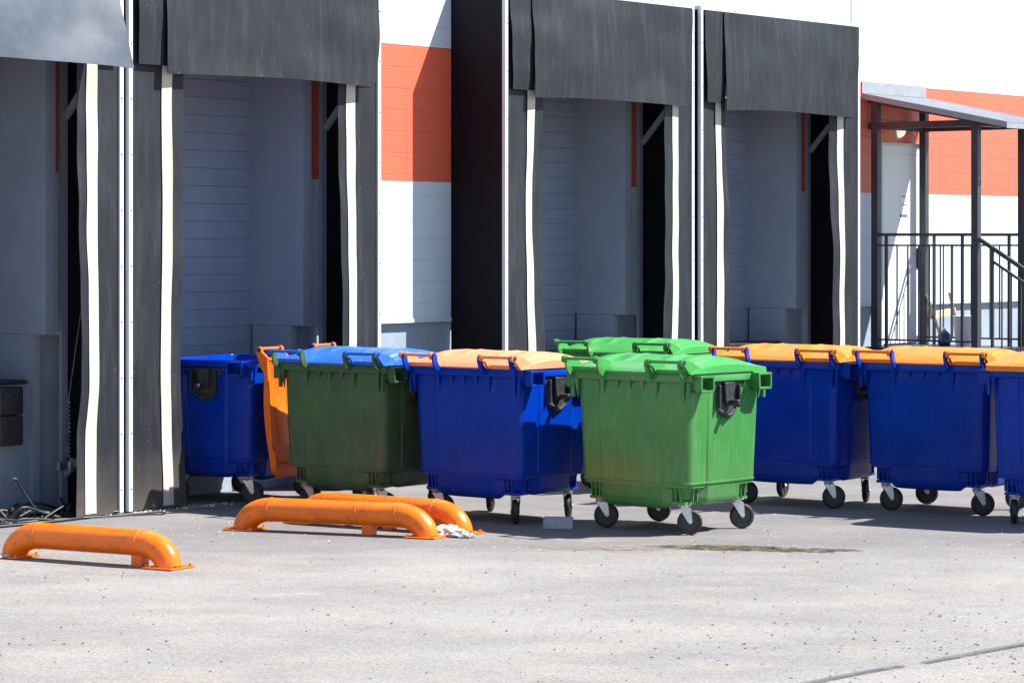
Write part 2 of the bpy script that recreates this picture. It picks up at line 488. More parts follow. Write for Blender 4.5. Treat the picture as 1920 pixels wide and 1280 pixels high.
# ------------------------------------------------------------------ dock shelters
def shelter(idx, s0, Wd, label, seed, flap='rubber', topz=4.83, zt=3.73, slit=(.37, .25)):
    r = empty('dock_shelter', F(s0, 0), PHI)
    tag(r, label, 'dock shelter', 'dock shelters round the loading doors')
    rnd = random.Random(seed)
    H = topz
    # aluminium edge trims
    f = MB()
    for x0, x1 in ((0, .045), (Wd-.045, Wd)):
        f.box(x0, x1, -.012, .03, 0.01, H)
    f.box(.045, Wd-.045, -.012, .03, H-.045, H)
    f.box(0, .012, .03, WY, H-.04, H); f.box(Wd-.012, Wd, .03, WY, H-.04, H)
    split(f, 'edge_trim', M['alu'], r, bevel=.003)
    sw = MB()
    for x in (.026, Wd-.026):
        z = .2
        while z < H:
            sw.tube([(x, -.016, z), (x, -.011, z)], .007, 6); z += .47
    x = .3
    while x < Wd-.2:
        sw.tube([(x, -.016, H-.022), (x, -.011, H-.022)], .007, 6); x += .36
    split(sw, 'screw', M['screw'], r)
    for x0 in (.014, Wd-.016):
        def fn(u, v, x0=x0):
            return (x0 + .012*noise.noise(Vector((u*3+seed, v*9, x0)))*math.sin(PI*u), .03 + u*(WY-.035), .02 + v*(H-.06))
        sd = MB(); sd.sheet(fn, 10, 40, .004)
        sd.build('side_fabric', M['fabric_black'], r, 50)
    tp = MB(); tp.box(.02, Wd-.02, .032, WY-.004, H-.012, H-.004); tp.build('top_fabric', M['fabric_black'], r, 0)
    # rear posts and struts against the wall
    for x0, sg in ((Wd-.080, 1), (.03, -1)):
        po = MB(); po.box(x0-.015, x0+.055, WY-.045, WY-.003, 0.01, H-.05)
        po.build('rear_post', M['surround'], r, 0, bevel=.004)
        for z0, z1 in ((3.35, 3.95), (.30, .72)):
            st = MB(); st.bar((x0+.02, WY-.06, z0), (x0+.02, .08, z1), .035, .055)
            st.build('strut', M['surround'], r, 0)
    # side curtains with reflective stripe
    for side in (0, 1):
        wid, so_ = CW[idx][side]
        sgn = 1 if side == 0 else -1; xb = .048 if side == 0 else Wd-.048
        a1, a2, p1, p2 = rnd.uniform(.004, .009), rnd.uniform(.001, .003), rnd.uniform(0, 6), rnd.uniform(0, 6)
        flare = .10 if idx == 0 else .02
        def edge(v): return wid + a1*math.sin(v*7+p1) + a2*math.sin(v*15+p2) + (flare*max(0, .22-v)/.22)
        def fn(u, v, off=0):
            z = .012 + v*(H-.07)
            x = xb + sgn*u*edge(v)
            y = .012 + .03*u*u*math.sin(v*6.3+p2) + .012*u*math.sin(v*13+p1) + .02*u*noise.noise(Vector((u*2, v*10, seed+side))) - (.10*u*max(0, .15-v)/.15 if idx == 0 else 0)
            return (x, y - off, z)
        c = MB(); c.sheet(fn, 14, 90, .006)
        co = c.build('side_curtain', M['rubber'], r, 60)
        q = (.60, .79) if side == 0 else (.62, .81)
        def fs(u, v):
            uu = (wid - so_ - .115 + u*.115)/wid
            return fn(uu, .004+v*.992, .010)
        s2 = MB(); s2.sheet(fs, 3, 90, .003)
        s2.build('reflective_stripe', M['stripe'], co, 60)
    # head curtain: centre flap in front, narrow ends behind the slits
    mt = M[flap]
    bulge = .30 if flap == 'rubber_lit' else .07
    sx = rnd.uniform(0, 9)
    def head(x, v, off, tilt, zb):
        z = (H-.05)*(1-v) + zb*v
        y = -.016 - off - tilt*v - bulge*.35*math.sin(PI*v)*(.5+.5*math.sin(x*1.9+sx)) - .02*noise.noise(Vector((x*1.5, v*3, sx)))
        return y, z
    xl, xr = slit[0]+.05, Wd-slit[1]
    zsl = zt + .03
    def fc(u, v):
        x = xl - .02 + u*(xr-xl+.04) + (.03*(u-.5)*v)
        y, z = head(x, v, .012, .05 if flap != 'rubber_lit' else .34, zt - .10*(u-.5)*(u-.5) + .003*math.sin(u*9+sx))
        return (x, y, z)
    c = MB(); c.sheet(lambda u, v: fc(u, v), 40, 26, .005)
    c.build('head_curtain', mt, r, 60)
    for a, b_, tl in ((.055, xl+.012, 1), (xr-.012, Wd-.055, -1)):
        def fe(u, v, a=a, b_=b_, tl=tl):
            x = a + u*(b_-a) + (.05*v*(1-u) if tl > 0 else -.03*v*u)
            y, z = head(x, v, .0, .012, zsl + (.02 if tl > 0 else -.005))
            return (x, min(y + .004*v, -.018), z)
        c = MB(); c.sheet(fe, 8, 26, .005)
        c.build('head_flap', M['rubber'], r, 60)
    return r
CW = [((.6, .12), (.44, .089)), ((.61, .146), (.50, .094)), ((.58, .146), (.50, .145)), ((.50, .113), (.545, .15))]
SH = [(-3.29, 3.23, 'leftmost dock shelter with a smooth head flap coloured paler as if sunlit over the bay full of cables', 11, 'rubber_lit'),
      (0.0, 3.20, 'black dock shelter second from left with the blue open container in its bay', 5, 'rubber'),
      (5.04, 3.23, 'black rubber dock shelter right of the sunlit orange and white wall patch', 8, 'rubber'),
      (8.39, 3.24, 'rightmost black rubber dock shelter nearest to the entrance porch', 21, 'rubber')]
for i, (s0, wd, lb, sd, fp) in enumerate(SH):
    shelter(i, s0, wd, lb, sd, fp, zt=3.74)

# spring cable and bracket in the leftmost bay
t_ = MB(); b0 = -3.29
t_.tube([(0, 0, 0), (.10, -.22, 1.6), (.12, -.25, 3.3)], .004, 6)
rc = t_.build('counterweight_cable', M['zinc'])
rc.location = F(b0+3.12, -.55, .95); rc.rotation_euler = (0, 0, PHI)
tag(rc, 'thin steel cable hanging down inside the leftmost bay beside its right curtain', 'cable')
sp = MB()
hel = [(.014*math.cos(k*.9), .014*math.sin(k*.9), -.005*k) for k in range(100)]
sp.tube(hel, .005, 5)
sp.build('spring', M['zinc'], rc)
bk = MB(); bk.box(-.13, .04, -.03, .01, -.60, -.53); bk.box(-.02, .02, -.045, -.03, -.62, -.50)
split(bk, 'bracket', M['zinc'], rc, bevel=.002)

# ------------------------------------------------------------------ bins
def rring(a, b, r, xs_, ys_, nc=7):
    """points of a rounded rectangle, fixed topology"""
    P = []
    def side(vals, fn):
        for v in vals: P.append(fn(v))
    X = a - r; Y = b - r
    for t in xs_: P.append((t*X, -b, 0))
    for k in range(1, nc): th = -PI/2 + PI/2*k/nc; P.append((X + r*math.cos(th), -Y + r*math.sin(th), 1))
    for t in ys_: P.append((a, t*Y, 2))
    for k in range(1, nc): th = PI/2*k/nc; P.append((X + r*math.cos(th), Y + r*math.sin(th), 1))
    for t in reversed(xs_): P.append((t*X, b, 0))
    for k in range(1, nc): th = PI/2 + PI/2*k/nc; P.append((-X + r*math.cos(th), Y + r*math.sin(th), 1))
    for t in reversed(ys_): P.append((-a, t*Y, 2))
    for k in range(1, nc): th = PI + PI/2*k/nc; P.append((-X + r*math.cos(th), -Y + r*math.sin(th), 1))
    return P
XS = [-1, -.85, -.72, -.695, -.675, -.655, -.6, -.45, -.3, -.15, 0, .15, .3, .45, .6, .655, .675, .695, .72, .85, 1]
YS = [-1, -.8, -.64, -.60, -.57, -.5, -.35, -.2, 0, .2, .35, .5, .57, .60, .64, .8, 1]
def ss(a, b, x):
    t = max(0, min(1, (x-a)/(b-a))); return t*t*(3-2*t)
def body_mesh():
    m = MB()
    lv = []   # z, a, b, r, relief, pocket, sag
    zt, zb = 1.19, .415
    for k in range(9):
        q = k/8; z = zt + (zb-zt)*q
        lv.append((z, .575-.024*q, .475-.027*q, .085, ss(0, .12, q), 0, 0))
    lv += [(.412, .557, .454, .088, 1, 0, 0), (.400, .557, .454, .088, 1, 0, 0), (.396, .547, .444, .085, 1, 0, 0),
           (.372, .545, .442, .085, 1, 0, 0), (.366, .544, .441, .085, 1, .5, 0), (.362, .543, .440, .085, 1, 1, 0),
           (.30, .540, .437, .085, .9, 1, .2), (.275, .534, .430, .08, .7, 1, .6), (.262, .520, .415, .08, .4, 1, .9), (.254, .495, .39, .08, .2, 1, 1), (.250, .40, .30, .06, 0, 1, 1)]
    rings = []
    def ring(z, a, b, r, rel=0, pk=0, sag=0):
        P = rring(a, b, r, XS, YS); out = []
        for x, y, kd in P:
            nx = ny = 0
            xx, yy, zz = x, y, z
            if kd == 0:
                q = ss(.68, .655, abs(x)/(a-r)) * rel
                yy += math.copysign(.011*q, y)
            if kd == 2:
                q = ss(.60, .565, abs(y)/(b-r)) * rel
                xx += math.copysign(.010*q, x)
            cf = ss(.60, .66, abs(x)/a) * ss(.50, .60, abs(y)/b)
            if pk:
                c2 = cf*pk
                if abs(abs(x)-a) < .1: xx -= math.copysign(.045*c2, x)
                if abs(abs(y)-b) < .1: yy -= math.copysign(.045*c2, y)
            zz -= sag*(1-cf)*(.022+.033*(1-(x/a)**4))
            out.append((xx, yy, zz))
        return out
    outer = [ring(*l) for l in lv]
    seq = list(reversed(outer))
    seq += [ring(1.192, .577, .477, .086), ring(1.194, .606, .506, .10), ring(1.198, .612, .512, .105), ring(1.250, .615, .515, .105),
            ring(1.256, .611, .511, .104), ring(1.257, .565, .465, .075), ring(1.250, .560, .460, .072), ring(1.17, .556, .456, .07),
            ring(.45, .52, .42, .07), ring(.32, .50, .40, .07), ring(.315, .40, .3, .06)]
    n = len(seq[0]); vs = [p for r_ in seq for p in r_]; fs = []
    for i in range(len(seq)-1):
        for k in range(n):
            fs.append((i*n+k, i*n+(k+1) % n, (i+1)*n+(k+1) % n, (i+1)*n+k))
    fs.append(tuple(range(n-1, -1, -1))); fs.append(tuple((len(seq)-1)*n+k for k in range(n)))
    m.add(vs, fs)
    # gussets under the rim
    for x, h, d in ((-.54,.15,.034),(-.27,.15,.034),(-.13,.075,.028),(.0,.075,.028),(.13,.075,.028),(.27,.15,.034),(.54,.15,.034)):
        for sy in (-1, 1):
            y0 = sy*.474
            m.add([(x-.019, y0, 1.196), (x+.019, y0, 1.196), (x+.019, y0+sy*d, 1.196), (x-.019, y0+sy*d, 1.196), (x, y0-sy*.004, 1.193-h), (x, y0+sy*.006, 1.193-h)],
                  [(0,1,2,3),(0,4,1),(3,2,5),(0,3,5,4),(1,4,5,2)])
    for y in (-.22, .22):
        for sx in (-1, 1):
            x0 = sx*.574
            m.add([(x0, y-.012, 1.193), (x0, y+.012, 1.193), (x0+sx*.03, y+.012, 1.193), (x0+sx*.03, y-.012, 1.193), (x0-sx*.004, y, 1.10)],
                  [(0,1,2,3),(0,4,1),(3,2,4),(0,3,4),(1,4,2)])
    # long vertical rails below the rim corners
    for sx in (-1, 1):
        for sy in (-1, 1):
            m.box(sx*.585-.012, sx*.585+.012, sy*.478-.014, sy*.478+.014, 1.05, 1.193)
    # hinge brackets rising from the rim
    for x in (-.575, -.245, .245, .575):
        m.prism([(-.505, 1.20), (-.575, 1.25), (-.600, 1.325), (-.597, 1.362), (-.575, 1.378), (-.552, 1.362), (-.540, 1.30), (-.505, 1.255)], x-.009, x+.009, 'x')
    # ribs in the caster pockets
    for sx in (-1, 1):
        for sy in (-1, 1):
            for q in (.37, .41, .45):
                m.box(sx*q-.004, sx*q+.004, sy*.390-.028, sy*.390+.028, .262, .362)
            for q in (.28, .33):
                m.box(sx*.485-.03, sx*.485+.03, sy*q-.004, sy*q+.004, .262, .362)
            m.box(sx*.41-.075, sx*.41+.075, sy*.325-.075, sy*.325+.075, .238, .262)
    return m
def lid_mesh():
    m = MB()
    A, y0, y1 = .622, -.492, .528
    xs_ = [-1, -.985, -.93, -.90, -.86, -.84, -.80, -.66, -.64, -.62, -.5, -.33, -.31, -.29, -.15, 0, .15, .29, .31, .33, .5, .62, .64, .66, .80, .84, .86, .90, .93, .985, 1]
    nv = 34
    def pt(t, v, off=0):
        x = t*A; y = y0 + v*(y1-y0)
        # rounded plan corners
        r = .09
        cx, cyl, cyh = A-r, y0+.03, y1-r
        if v > .5 and abs(x) > cx and y > cyh:
            dx, dy = abs(x)-cx, y-cyh; mx = max(dx, dy); L = math.hypot(dx, dy)
            if L > 1e-6: k = mx/L; x = math.copysign(cx+dx*k, x); y = cyh+dy*k
        # barrel profile
        arc = math.sin(PI*min(1, (v*.97+.005)))**.85 if v < .97/.97 else 0
        vv = v**.88
        arc = max(0, math.sin(PI*vv))**.8
        g_ = 1 - .30*ss(.83, .865, abs(t)) - .20*ss(.965, 1.0, abs(t))
        h = .115*arc*g_
        # front lip is a little thicker, back skirt starts flat
        z = .022 + h + .012*ss(.8, 1, v)
        # long shallow ribs running front to back and the raised centre panel
        for c in (.31, .64):
            z += .006*math.exp(-((abs(t)-c)/.012)**2)*ss(.12, .2, v)*ss(.93, .85, v)
        z += .006*ss(.60, .52, abs(t))*ss(.22, .28, v)*ss(.5, .44, v)
        return (x, y, 1.245 + z - off)
    nu = len(xs_)
    top = [[pt(t, j/nv) for j in range(nv+1)] for t in xs_]
    bot = [[pt(t*.985, .008 + .984*j/nv, .012) for j in range(nv+1)] for t in xs_]
    W_ = nv+1
    vs = [p for r_ in top for p in r_] + [p for r_ in bot for p in r_]
    Nn = nu*W_; fs = []
    for i in range(nu-1):
        for j in range(nv):
            a = i*W_+j
            fs.append((a, a+W_, a+W_+1, a+1)); fs.append((a+Nn, a+1+Nn, a+W_+1+Nn, a+W_+Nn))
    border = [i*W_ for i in range(nu)] + [(nu-1)*W_+j for j in range(1, W_)] + [i*W_+nv for i in range(nu-2, -1, -1)] + [j for j in range(nv-1, 0, -1)]
    L = len(border); base = len(vs)
    for b_ in border:
        x, y, z = vs[b_]
        lip = 1.236 if y > .30 else 1.262 if y > -.47 else 1.2625
        vs.append((x*1.004, y*1.004, min(z-.01, lip)))
    base2 = len(vs)
    for b_ in border:
        x, y, z = vs[b_+Nn]
        lip = 1.236 if y > .30 else 1.262 if y > -.47 else 1.2625
        vs.append((x*.998, y*.998, min(vs[b_][2]-.01, lip)))
    for k in range(L):
        k2 = (k+1) % L
        fs.append((border[k], border[k2], base+k2, base+k))
        fs.append((base+k, base+k2, base2+k2, base2+k))
        fs.append((base2+k, base2+k2, border[k2]+Nn, border[k]+Nn))
    # to pivot coordinates
    PV = Vector((0, -.575, 1.352))
    m.add([Vector(p)-PV for p in vs], fs)
    # hinge ears
    for x in (-.600, -.272, .272, .600):
        dd = x
        prof = [(-.575+.030*math.cos(a), 1.352+.030*math.sin(a)) for a in [R(q) for q in range(60, 301, 24)]]
        prof += [(-.50, 1.262), (-.36, 1.300), (-.42, 1.338)]
        m.prism([(y-PV.y, z-PV.z) for y, z in prof], x-.014, x+.014, 'x')
    for x0, x1 in ((-.588, -.284), (.284, .588)):
        # trough behind the bar
        m.box(x0, x1, -.505-PV.y, -.485-PV.y, 1.262-PV.z, 1.292-PV.z)
    return m
def bars_mesh(x0, x1):
    m = MB(); m.tube([(x0, -.008, .006), (x1, -.008, .006)], .0135, 12)
    return m
def capm(x):
    m = MB(); m.tube([(x, 0, 0), (x+math.copysign(.006, x), 0, 0)], .019, 14); return m
def handle_mesh(sx, sy):
    m = MB(); y0, y1 = sy*.37-.085, sy*.37+.085
    X0, X1 = (.612, .690)
    def bx(a, b, c, d, e, f):
        if sx < 0: a, b = -b, -a
        m.box(a, b, c, d, e, f)
    bx(X0, X1, y0, y1, 1.232, 1.250)
    bx(X1-.020, X1, y0, y1, 1.118, 1.138)
    for y in (y0, y1-.018):
        P = [(X0-.02, 1.232), (X0-.02, 1.15), (X1-.03, 1.118), (X1, 1.118), (X1, 1.232)]
        if sx < 0: P = [(-a, b) for a, b in P]
        m.prism(P, y, y+.018, 'y')
    bx(X0-.034, X1, y0+.018, y1-.018, 1.118, 1.126)
    return m
def trunnion_mesh(sx):
    m = MB()
    pl = [(-.235, 1.19), (.235, 1.19), (.235, 1.168), (.17, 1.158), (.145, 1.12), (.135, 1.03), (.115, .965), (.07, .915), (0, .90), (-.07, .915), (-.115, .965), (-.135, 1.03), (-.145, 1.12), (-.17, 1.158), (-.235, 1.168)]
    a, b = (.575, .592) if sx > 0 else (-.592, -.575)
    m.prism(pl, a, b, 'x')
    inner = [(-.065, 1.185), (.065, 1.185), (.05, 1.04), (.025, 1.0), (-.025, 1.0), (-.05, 1.04)]
    a, b = (.592, .622) if sx > 0 else (-.622, -.592)
    m.prism(inner, a, b, 'x')
    for yy in (-.134, .118):
        a, b = (.592, .625) if sx > 0 else (-.625, -.592)
        m.box(a, b, yy, yy+.016, .985, 1.165)
    m.tube([(sx*.60, 0, 1.03), (sx*.715, 0, 1.03)], .023, 14); m.tube([(sx*.592, .10, .965), (sx*.614, .0, .925), (sx*.592, -.10, .965)], .013, 8)
    return m
def tyre_mesh():
    m = MB(); n = 32
    prof = [(.070, -.021), (.086, -.024), (.096, -.018), (.0995, -.008), (.0995, .008), (.096, .018), (.086, .024), (.070, .021)]
    vs = []; fs = []
    for k in range(n):
        a = 2*PI*k/n
        for r_, y in prof: vs.append((r_*math.cos(a), y, r_*math.sin(a)))
    q = len(prof)
    for k in range(n):
        for j in range(q):
            fs.append((k*q+j, k*q+(j+1) % q, ((k+1) % n)*q+(j+1) % q, ((k+1) % n)*q+j))
    m.add(vs, fs); return m
def hub_mesh():
    m = MB()
    m.tube([(0, -.012, 0), (0, .012, 0)], .071, 28)
    for sg in (-1, 1):
        for k in range(5):
            a = 2*PI*k/5
            m.bar((.018*math.cos(a), sg*.014, .018*math.sin(a)), (.066*math.cos(a), sg*.014, .066*math.sin(a)), .012, .008, (0, 1, 0))
    m.tube([(0, -.026, 0), (0, .026, 0)], .022, 16)
    return m
def fork_mesh():
    """origin on the swivel axis at the ground; wheel axle trails by 45 mm"""
    m = MB()
    m.box(-.05, .05, -.045, .045, .232, .238)
    m.tube([(0, 0, .205), (0, 0, .232)], [.036, .042], 18)
    P = [(-.040, .212), (.050, .212), (.058, .16), (.063, .10), (.045, .085), (.028, .10)]
    for y in (-.034, .030):
        m.prism(P, y, y+.004, 'y')
    m.box(-.038, .048, -.030, .030, .206, .211)
    m.tube([(.045, -.040, .10), (.045, .040, .10)], .010, 10)
    return m
ME = {}
def mesh_of(key, mb, smooth=35):
    if key not in ME:
        o = mb().build(key, M['blue'], smooth=smooth)
        ME[key] = o.data
        bpy.data.objects.remove(o)
    return ME[key]
def part(name, key, mb, mat, parent, smooth=35, bevel=0):
    me = mesh_of(key, mb, smooth)
    o = bpy.data.objects.new(name, me); col.objects.link(o); o.parent = parent
    o.material_slots[0].link = 'OBJECT'; o.material_slots[0].material = mat
    if bevel:
        bv = o.modifiers.new('bevel', 'BEVEL'); bv.width = bevel; bv.segments = 2
        bv.limit_method = 'ANGLE'; bv.angle_limit = R(50)
    return o
def container(label, corner, depthpx, rot, bodym, lidm, wheels, lid_open=0, ref=(.575, -.475), tilt=0, caps='screw', group='four-wheeled waste containers'):
    a = rot
    X = (corner-960)/5200*depthpx; Y = depthpx
    cx = X - (ref[0]*math.cos(a) - ref[1]*math.sin(a)); cy = Y - (ref[0]*math.sin(a) + ref[1]*math.cos(a))
    r = empty('waste_container', (cx, cy, 0), a)
    if tilt: r.rotation_euler = (0, tilt, a)
    tag(r, label, 'waste container', group)
    body = part('body', 'container_body', body_mesh, M[bodym], r, 40)
    lid = part('lid', 'container_lid', lid_mesh, M[lidm], r, 40)
    lid.location = (0, -.575, 1.352); lid.rotation_euler = (lid_open, 0, 0)
    for k, (x0, x1) in enumerate(((-.588, -.284), (.284, .588))):
        part('hinge_bar', 'hinge_bar%d' % k, lambda x0=x0, x1=x1: bars_mesh(x0, x1), M[lidm], lid)
    for x in (-.40, .40):
        def grip(x=x):
            m = MB(); m.prism([(.83, -.045), (.96, -.078), (.985, -.060), (.90, -.030)], x-.13, x+.13, 'x'); return m
        part('grip', 'grip%g' % x, grip, M[lidm], lid, 30, .004)
    for x in (-.614, .614, -.258, .258):
        part('hinge_cap', 'hinge_cap%g' % x, lambda x=x: capm(x), M['black_plastic'], lid)
    for sx in (-1, 1):
        part('trunnion', 'trunnion%d' % sx, lambda sx=sx: trunnion_mesh(sx), M['black_plastic'], r, 40, .004)
        for sy in (-1, 1):
            part('carry_handle', 'handle%d%d' % (sx, sy), lambda sx=sx, sy=sy: handle_mesh(sx, sy), M[bodym], r, 40, .003)
    k = 0
    for sx, sy in ((-1, -1), (1, -1), (1, 1), (-1, 1)):
        ca = part('caster', 'caster_fork', fork_mesh, M['zinc'], r, 35, .001)
        ca.location = (sx*.425, sy*.335, 0); ca.rotation_euler = (0, 0, wheels[k]-a); k += 1
        ty = part('tyre', 'tyre', tyre_mesh, M['tyre'], ca, 50); ty.location = (.045, 0, .0995)
        hb = part('hub', 'wheel_hub', hub_mesh, M['hub'], ca, 40); hb.location = (.045, 0, .0995)
    return r
c_ = container
D = c_('bright green container standing foremost with its sunlit end and black trunnion showing', 1290, 21.45, R(-42), 'green', 'green_lid', [R(5), R(0), R(8), R(-12)])
C_ = c_('blue container with a faded cream orange lid between two green bodied containers', 973, 22.25, R(-40), 'blue', 'cream_lid', [R(-5), R(98), R(82), R(80)])
B = c_('dull dark green container under a blue lid behind the paired orange pipes', 717, 22.95, R(-39), 'olive', 'blue_lid', [R(20), R(15), R(60), R(10)])
A = c_('open blue container in the loading bay with its orange lid hanging down', 471, 24.0, R(62), 'blue', 'orange_dark', [R(0), R(8), R(5), R(175)], lid_open=R(266), ref=(-.575, -.475))
E_ = c_('green container at the back, only its lid showing behind the bright green one', 1258, 25.15, R(-34), 'green', 'green_lid', [R(0), R(30), R(50), R(10)])
F_ = c_('blue container with an orange lid directly right of the bright green one', 1568, 23.6, R(-35), 'blue', 'orange_lid', [R(-30), R(0), R(75), R(60)])
G_ = c_('whole blue container with an orange lid standing second from the right edge', 1850, 22.95, R(-35), 'blue', 'orange_lid', [R(2), R(2), R(-5), R(0)])
H_ = c_('rightmost blue container cut by the photo edge, orange lid slightly ajar', 1857, 22.45, R(180-33), 'blue', 'orange_lid', [R(20), R(100), R(85), R(95)], ref=(.575, .475), lid_open=R(.4))

# ------------------------------------------------------------------ orange pipe wheel guides
def guide(label, p0, p1, post=.78, rz=.09, hz=.165, r0=.095):
    p0, p1 = Vector((*p0, 0)), Vector((*p1, 0))
    L = (p1-p0).length; ang = math.atan2(p1.y-p0.y, p1.x-p0.x)
    r = empty('wheel_guide', p0, ang)
    tag(r, label, 'wheel guide', 'orange pipe wheel guides')
    er = .22
    pts = []
    for k in range(9):
        a = PI/2*k/8; pts.append((er - er*math.cos(a), 0, hz - er + er*math.sin(a) if hz > er else hz*math.sin(a)))
    m = MB()
    def elbow(flip):
        P = []
        for k in range(11):
            a = PI/2*k/10
            x = .05 + .24*(1-math.cos(a)); z = .008 + (hz-.008)*math.sin(a)
            P.append((L-x if flip else x, 0, z))
        return P
    e1 = elbow(False); e2 = elbow(True)
    b = MB(); b.tube([(.285, 0, hz), (L-.285, 0, hz)], r0, 28, False)
    b.build('pipe', M['pipe'], r, 50)
    for e in (e1, e2):
        el = MB(); el.tube(e, r0*.997, 28, False); el.build('elbow', M['pipe'], r, 60)
    for x in (.285, L-.285) + ((L-.62,) if L > 1.5 else ()):
        wd = MB()
        n = 28; vs = []; fs = []
        prof = [(-.006, r0-.002), (-.003, r0+.0035), (.003, r0+.0035), (.006, r0-.002)]
        for kk in range(n):
            a = 2*PI*kk/n
            for dx, rr in prof: vs.append((x+dx, rr*math.cos(a), hz+rr*math.sin(a)))
        for kk in range(n):
            for j in range(3): fs.append((kk*4+j, kk*4+j+1, ((kk+1) % n)*4+j+1, ((kk+1) % n)*4+j))
        wd.add(vs, fs); wd.build('weld', M['pipe'], r, 60)
    po = MB(); px_ = L*post; po.box(px_-.045, px_+.045, -.045, .045, 0, hz-r0+.01); po.build('support_post', M['pipe'], r, 0)
    for x in (.05, L-.05):
        bp = MB(); bp.box(x-.13, x+.13, -.14, .14, .002, .012); bo = bp.build('base_plate', M['pipe'], r, 0, bevel=.002)
        bl = MB()
        for dx in (-.105, .105):
            for dy in (-.115, .115):
                bl.tube([(x+dx, dy, .012), (x+dx, dy, .028)], .012, 6)
        split(bl, 'anchor_bolt', M['pipe'], bo)
    return r
guide('lone orange pipe wheel guide in the left foreground', (-3.66, 20.20), (-2.37, 19.45), .80)
guide('orange pipe wheel guide at the front of the pair, with crumpled film at its end', (-2.17, 22.10), (-.62, 21.47), .68)
guide('orange pipe wheel guide at the back of the pair, half hidden by the other', (-1.72, 22.62), (-.36, 21.72), .55)

# ------------------------------------------------------------------ entrance porch
S0, S1, NW, NO = 12.92, 14.06, -.56, .82     # facade coordinates
pr = empty('entrance_porch', F(S0, 0), PHI)
tag(pr, 'dark steel entrance porch with railings, stairs and a sloping sheet roof', 'porch')
def L_(s, n, z): return (s-S0, -n, z)
for s in (S0, S1):
    for n in (NW, NO):
        m = MB(); x, y, _ = L_(s, n, 0)
        zt = 3.98 if n < 0 else 3.70
        m.box(x-.045, x+.045, y-.045, y+.045, 0, zt); m.build('post', M['steel'], pr, 0, bevel=.004)
for s in (S0, S1):
    m = MB(); m.bar(L_(s, NW-.1, 3.69), L_(s, NO+.06, 3.69), .06, .08); m.build('beam', M['steel'], pr, 0)
    m = MB(); m.bar(L_(s, NW-.1, 4.0), L_(s, 1.24, 3.635), .05, .05); m.build('rafter', M['steel'], pr, 0)
for n in (NW, NO):
    m = MB(); m.bar(L_(S0, n, 3.69+.0), L_(S1, n, 3.69), .055, .075); m.build('beam', M['steel'], pr, 0)
# roof sheet with corrugations running down the slope
def roof(u, v):
    s = 12.80 + u*1.52; n = -.70 + v*1.98
    z = 4.075 - v*.405 + (.013 if int(u*32) % 2 else -.013)
    return L_(s, n, z)
m = MB(); m.sheet(roof, 64, 2, .003); rs = m.build('roof_sheet', M['roof_tin'], pr, 30)
m = MB(); m.bar(L_(12.785, -.69, 4.055), L_(12.785, 1.30, 3.655), .015, .07); m.bar(L_(14.335, -.69, 4.055), L_(14.335, 1.30, 3.655), .015, .07)
m.bar(L_(12.78, 1.30, 3.645), L_(14.34, 1.30, 3.645), .015, .06)
split(m, 'verge_trim', M['roof_tin'], pr)
m = MB(); m.box(12.80-S0, 14.32-S0, .686, .698, 4.09, 4.23); m.build('wall_flashing', M['roof_tin'], pr, 0)
# platform
m = MB(); m.box(-.05, S1-S0+.05, -NO-.05, .69, .93, 1.00); m.build('platform', M['steel'], pr, 0, bevel=.004)
m = MB()
for s in (S0, S1):
    m.bar(L_(s, NW, .5), L_(s, NO, .5), .05, .05)
m.bar(L_(S0, NW, .08), L_(S0, NO, .88), .03, .03)
split(m, 'underframe_bar', M['steel'], pr)
# railings
def rail(s, n0, n1, nb):
    rr = MB()
    for z, th in ((2.365, .035), (2.235, .022), (1.09, .022)):
        rr.bar(L_(s, n0, z), L_(s, n1, z), th, th)
    ro = split(rr, 'rail', M['steel'], pr)
    b = MB()
    for n in (n0+.10, n1-.14):
        b.bar(L_(s, n, 1.0), L_(s, n, 2.35), .032, .032, (1, 0, 0))
    for k in range(nb):
        n = n0+.10 + (n1-n0-.24)*(k+1)/(nb+1)
        b.bar(L_(s, n, 1.09), L_(s, n, 2.235), .015, .015, (1, 0, 0))
    split(b, 'baluster', M['steel'], ro)
rail(S0, NW+.045, NO-.045, 6)
rail(S1, NW+.045, NO-.045, 7)
# stairs going down outwards
SL = .60
for s in (S0, S1):
    m = MB(); m.bar(L_(s, NO+.03, .95), L_(s, NO+1.45, .95-1.42*SL), .04, .16)
    m.build('stringer', M['steel'], pr, 0)
    hr = MB(); hr.bar(L_(s, NO+.03, 2.32), L_(s, NO+1.5, 2.32-1.47*SL), .045, .045)
    hr.bar(L_(s, NO+.22, 2.05-.0), L_(s, NO+1.5, 2.05-1.28*SL), .028, .028)
    ho = split(hr, 'handrail', M['steel'], pr)
    b = MB()
    for k in range(11):
        n = NO+.22+k*.125
        zt = 2.32-(n-NO-.03)*SL if k in (0, 10) else 2.05-(n-NO-.22)*SL
        w_ = .032 if k in (0, 10) else .015
        b.bar(L_(s, n, .97-(n-NO)*SL), L_(s, n, zt), w_, w_, (1, 0, 0))
    split(b, 'baluster', M['steel'], ho)
for k in range(5):
    m = MB(); n = NO+.1+k*.29; z = .83-k*.17
    x0, y0, _ = L_(S0+.03, n+.26, 0); x1, y1, _ = L_(S1-.03, n, 0)
    m.box(x0, x1, y0, y1, z-.03, z); m.build('step', M['steel'], pr, 0)

